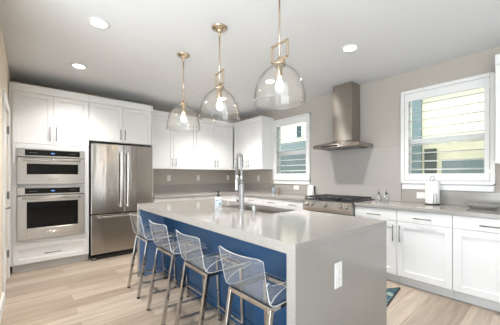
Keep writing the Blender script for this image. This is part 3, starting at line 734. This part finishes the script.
# ================================================================ STOOLS
def make_stool():
    t = thing('bar_stool', (0, 0, 0), 'x', 'bar stool', 'clear acrylic bar stools')
    hw = .170; s = .026
    for y in (-hw, hw):
        b = BM(); bar(b, (-.205, y, .012), (-.112, y, .574), s); l = obj('leg', b, M['leg'], t)
        b = BM(); box(b, -.218, -.192, y - .013, y + .013, 0, .016, .002); obj('foot_cap', b, M['rubber'], l)
        b = BM(); bar(b, (.208, y, .012), (.185, y, .574), s); l = obj('leg', b, M['leg'], t)
        b = BM(); box(b, .195, .221, y - .013, y + .013, 0, .016, .002); obj('foot_cap', b, M['rubber'], l)
        b = BM(); bar(b, (-.184, y, .145), (.203, y, .125), .016); obj('stretcher', b, M['leg'], t)
    b = BM(); bar(b, (.203, -hw, .125), (.203, hw, .125), .016); obj('stretcher', b, M['leg'], t)
    b = BM()
    for y in (-hw, hw): bar(b, (-.122, y, .574), (.195, y, .574), s)
    for x in (-.112, .185): bar(b, (x, -hw, .574), (x, hw, .574), s)
    obj('seat_frame', b, M['leg'], t)
    # acrylic shell: seat sheet swept up into the back, low side arms
    b = BM()
    prof = [(.215, .580), (.205, .590), (.12, .592), (.0, .589), (-.08, .589), (-.115, .596), (-.140, .616), (-.155, .65), (-.171, .70), (-.192, .76), (-.212, .825), (-.221, .853)]
    NY = 12; grid = []
    for i, (x, z) in enumerate(prof):
        row = []
        up = max(0, (z - .60) / .24)
        for j in range(NY + 1):
            q = -1 + 2 * j / NY; wv = .186 + .006 * up
            if i == len(prof) - 1: zz = z - .010 * max(0, (abs(q) - .85) / .15) ** 1.5 - .006 * (1 - q * q)
            elif i == len(prof) - 2: zz = z - .003 * (1 - q * q)
            else: zz = z
            row.append(b.verts.new((x + .030 * up * q * q, q * wv, zz)))
        grid.append(row)
    for i in range(len(prof) - 1):
        for j in range(NY): b.faces.new((grid[i][j], grid[i][j + 1], grid[i + 1][j + 1], grid[i + 1][j])).smooth = True
    bmesh.ops.recalc_face_normals(b, faces=b.faces)
    o = obj('shell', b, [M['acry'], M['edge']], t)
    md = o.modifiers.new('thick', 'SOLIDIFY'); md.thickness = .007; md.offset = 0; md.material_offset_rim = 1
    for sg in (-1, 1):
        b = BM(); y = sg * .189
        out = [(-.132, .615), (-.105, .640), (-.05, .662), (.03, .674), (.062, .676), (.074, .686), (.060, .696), (-.06, .698), (-.125, .706), (-.150, .728), (-.162, .712), (-.148, .650)]
        A = [b.verts.new((x, y, z)) for x, z in out]; b.faces.new(A)
        o = obj('arm', b, [M['acry'], M['edge']], t); md = o.modifiers.new('thick', 'SOLIDIFY'); md.thickness = .007; md.offset = 0; md.material_offset_rim = 1
    return t
def copy_tree(o, parent=None):
    c = o.copy(); COL.objects.link(c); c.parent = parent
    for ch in list(o.children): copy_tree(ch, c)
    return c
st = make_stool()
labs = ['clear acrylic bar stool with chrome legs, the one closest to the refrigerator',
        'clear acrylic bar stool with chrome legs, second one from the refrigerator',
        'clear acrylic bar stool with chrome legs, third one from the refrigerator',
        'clear acrylic bar stool beside the island\'s quartz end, closest to the outlet']
for k, (x, y, rz) in enumerate(((1.062, 2.962, 0), (1.062, 2.318, .02), (1.062, 1.738, -.02), (1.062, 1.125, .015))):
    s = st if k == 0 else copy_tree(st)
    s.location = (x, y, 0); s.rotation_euler = (0, 0, rz); s['label'] = labs[k]

# ================================================================ PENDANTS
def make_pendant():
    t = thing('pendant_lamp', (0, 0, 0), 'x', 'pendant lamp', 'glass bell pendant lamps')   # origin on the ceiling
    zr = 1.805 - ZC          # rim of the glass
    b = BM(); lathe(b, (0, 0, 0), [(0, 0), (.074, 0), (.074, -.008), (.066, -.014), (.034, -.022), (.020, -.034), (.016, -.048), (0, -.048)], 28); obj('ceiling_rose', b, M['brass'], t)
    b = BM(); lathe(b, (0, 0, -.062), [(0, .016), (.011, .010), (.013, 0), (.011, -.010), (0, -.016)], 14); tube(b, [(0, 0, -.07), (0, 0, zr + .315)], .0068, 12); obj('rod', b, M['brass'], t)
    zb = zr + .315; b = BM(); h = .135; wd = .085; bt = .016
    for y in (-wd, wd - bt): box(b, -.009, .009, y, y + bt, zb, zb + h, .003)
    for z in (zb, zb + h - bt): box(b, -.009, .009, -wd, wd, z, z + bt, .003)
    obj('bracket', b, M['brass'], t)
    b = BM(); lathe(b, (0, 0, zr), [(0, .335), (.012, .335), (.012, .312), (.046, .305), (.048, .285), (.044, .278), (.022, .276), (.020, .20), (.014, .195), (0, .195)], 24); obj('socket', b, M['brass'], t)
    prof = [(.191, 0), (.192, .012), (.189, .05), (.182, .10), (.168, .150), (.145, .195), (.114, .232), (.080, .260), (.052, .278), (.043, .298)]
    b = BM(); lathe(b, (0, 0, zr), prof, 48); o = obj('glass_shade', b, [M['glass'], M['rim']], t)
    md = o.modifiers.new('thick', 'SOLIDIFY'); md.thickness = .004; md.offset = -1; md.material_offset_rim = 1
    b = BM(); lathe(b, (0, 0, zr), [(0, .088), (.014, .090), (.026, .104), (.030, .122), (.026, .142), (.016, .165), (.012, .196), (0, .198)], 20); obj('bulb', b, M['bulb'], t)
    l = bpy.data.lights.new('bulb_light', 'POINT'); l.energy = 23; l.shadow_soft_size = .008; l.color = (1, .95, .88)
    lo = bpy.data.objects.new('bulb_light', l); COL.objects.link(lo); lo.parent = t; lo.location = (0, 0, zr + .125)
    return t
pd = make_pendant()
for k, (x, y, rz, lab) in enumerate(((1.36, 2.79, -.42, 'clear glass bell pendant lamp hanging over the island end by the refrigerator'),
                                     (1.37, 2.055, -.15, 'clear glass bell pendant lamp hanging between the other two over the island'),
                                     (1.41, 1.32, 0, 'clear glass bell pendant lamp hanging over the island end with the outlet'))):
    s = pd if k == 0 else copy_tree(pd)
    s.location = (x, y, ZC); s.rotation_euler = (0, 0, rz); s['label'] = lab

# ================================================================ CEILING LIGHTS
for x, y, lab in ((.485, 2.711, 'round recessed ceiling light furthest out over the open floor by the left door wall'),
                  (.48, 3.938, 'round recessed ceiling light in front of the oven cabinet'),
                  (2.72, 2.74, 'round recessed ceiling light seen through the glass of the pendant by the outlet end'),
                  (2.66, 3.90, 'round recessed ceiling light over the back corner, seen behind the middle pendant'),
                  (2.678, 1.456, 'round recessed ceiling light in front of the range hood')):
    t = thing('recessed_light', (x, y, ZC), lab, 'ceiling light', 'recessed ceiling lights')
    b = BM(); lathe(b, (x, y, ZC), [(.062, -.0005), (.092, -.0005), (.090, -.006), (.066, -.008)], 32, closed=True); obj('trim_ring', b, M['trim'], t)
    b = BM(); lathe(b, (x, y, ZC), [(0, -.001), (.064, -.001), (.060, -.005), (0, -.006)], 32); obj('lens', b, M['led'], t)
    l = bpy.data.lights.new('downlight', 'SPOT'); l.energy = 130 if y < 3.5 else (175 if x > 2 else 90); l.spot_size = math.radians(125); l.spot_blend = 1.0; l.shadow_soft_size = .05; l.color = (1, .97, .93)
    lo = bpy.data.objects.new('downlight', l); COL.objects.link(lo); lo.parent = t; lo.location = (0, 0, -.015)
b = BM(); lathe(b, (2.134, 3.88, ZC), [(0, -.0005), (.040, -.0005), (.038, -.004), (0, -.006)], 24)
one('sprinkler_cover', b, M['trim'], 'small flat white sprinkler cover on the ceiling beyond the pendant lamps', 'sprinkler cover')

# ================================================================ RUG
# woven mat lying askew, its pointed corner showing past the island
b = BM()
corners = [(3.176, 1.129), (2.72, 1.385), (2.24, 1.36), (2.22, 1.00), (2.50, 1.035)]
T = [b.verts.new((x, y, .009)) for x, y in corners]; Bv = [b.verts.new((x, y, .001)) for x, y in corners]
b.faces.new(T); b.faces.new(Bv[::-1])
for k in range(5): b.faces.new((Bv[k], Bv[(k + 1) % 5], T[(k + 1) % 5], T[k]))
rg = one('floor_mat', b, M['rug'], 'teal and cream patterned floor mat behind the island', 'mat')
b = BM()
for k in range(5): tube(b, [(*corners[k], .007), (*corners[(k + 1) % 5], .007)], .006, 6)
ORG[rg] = rg.location.copy(); obj('mat_edge', b, M['rubber'], rg)
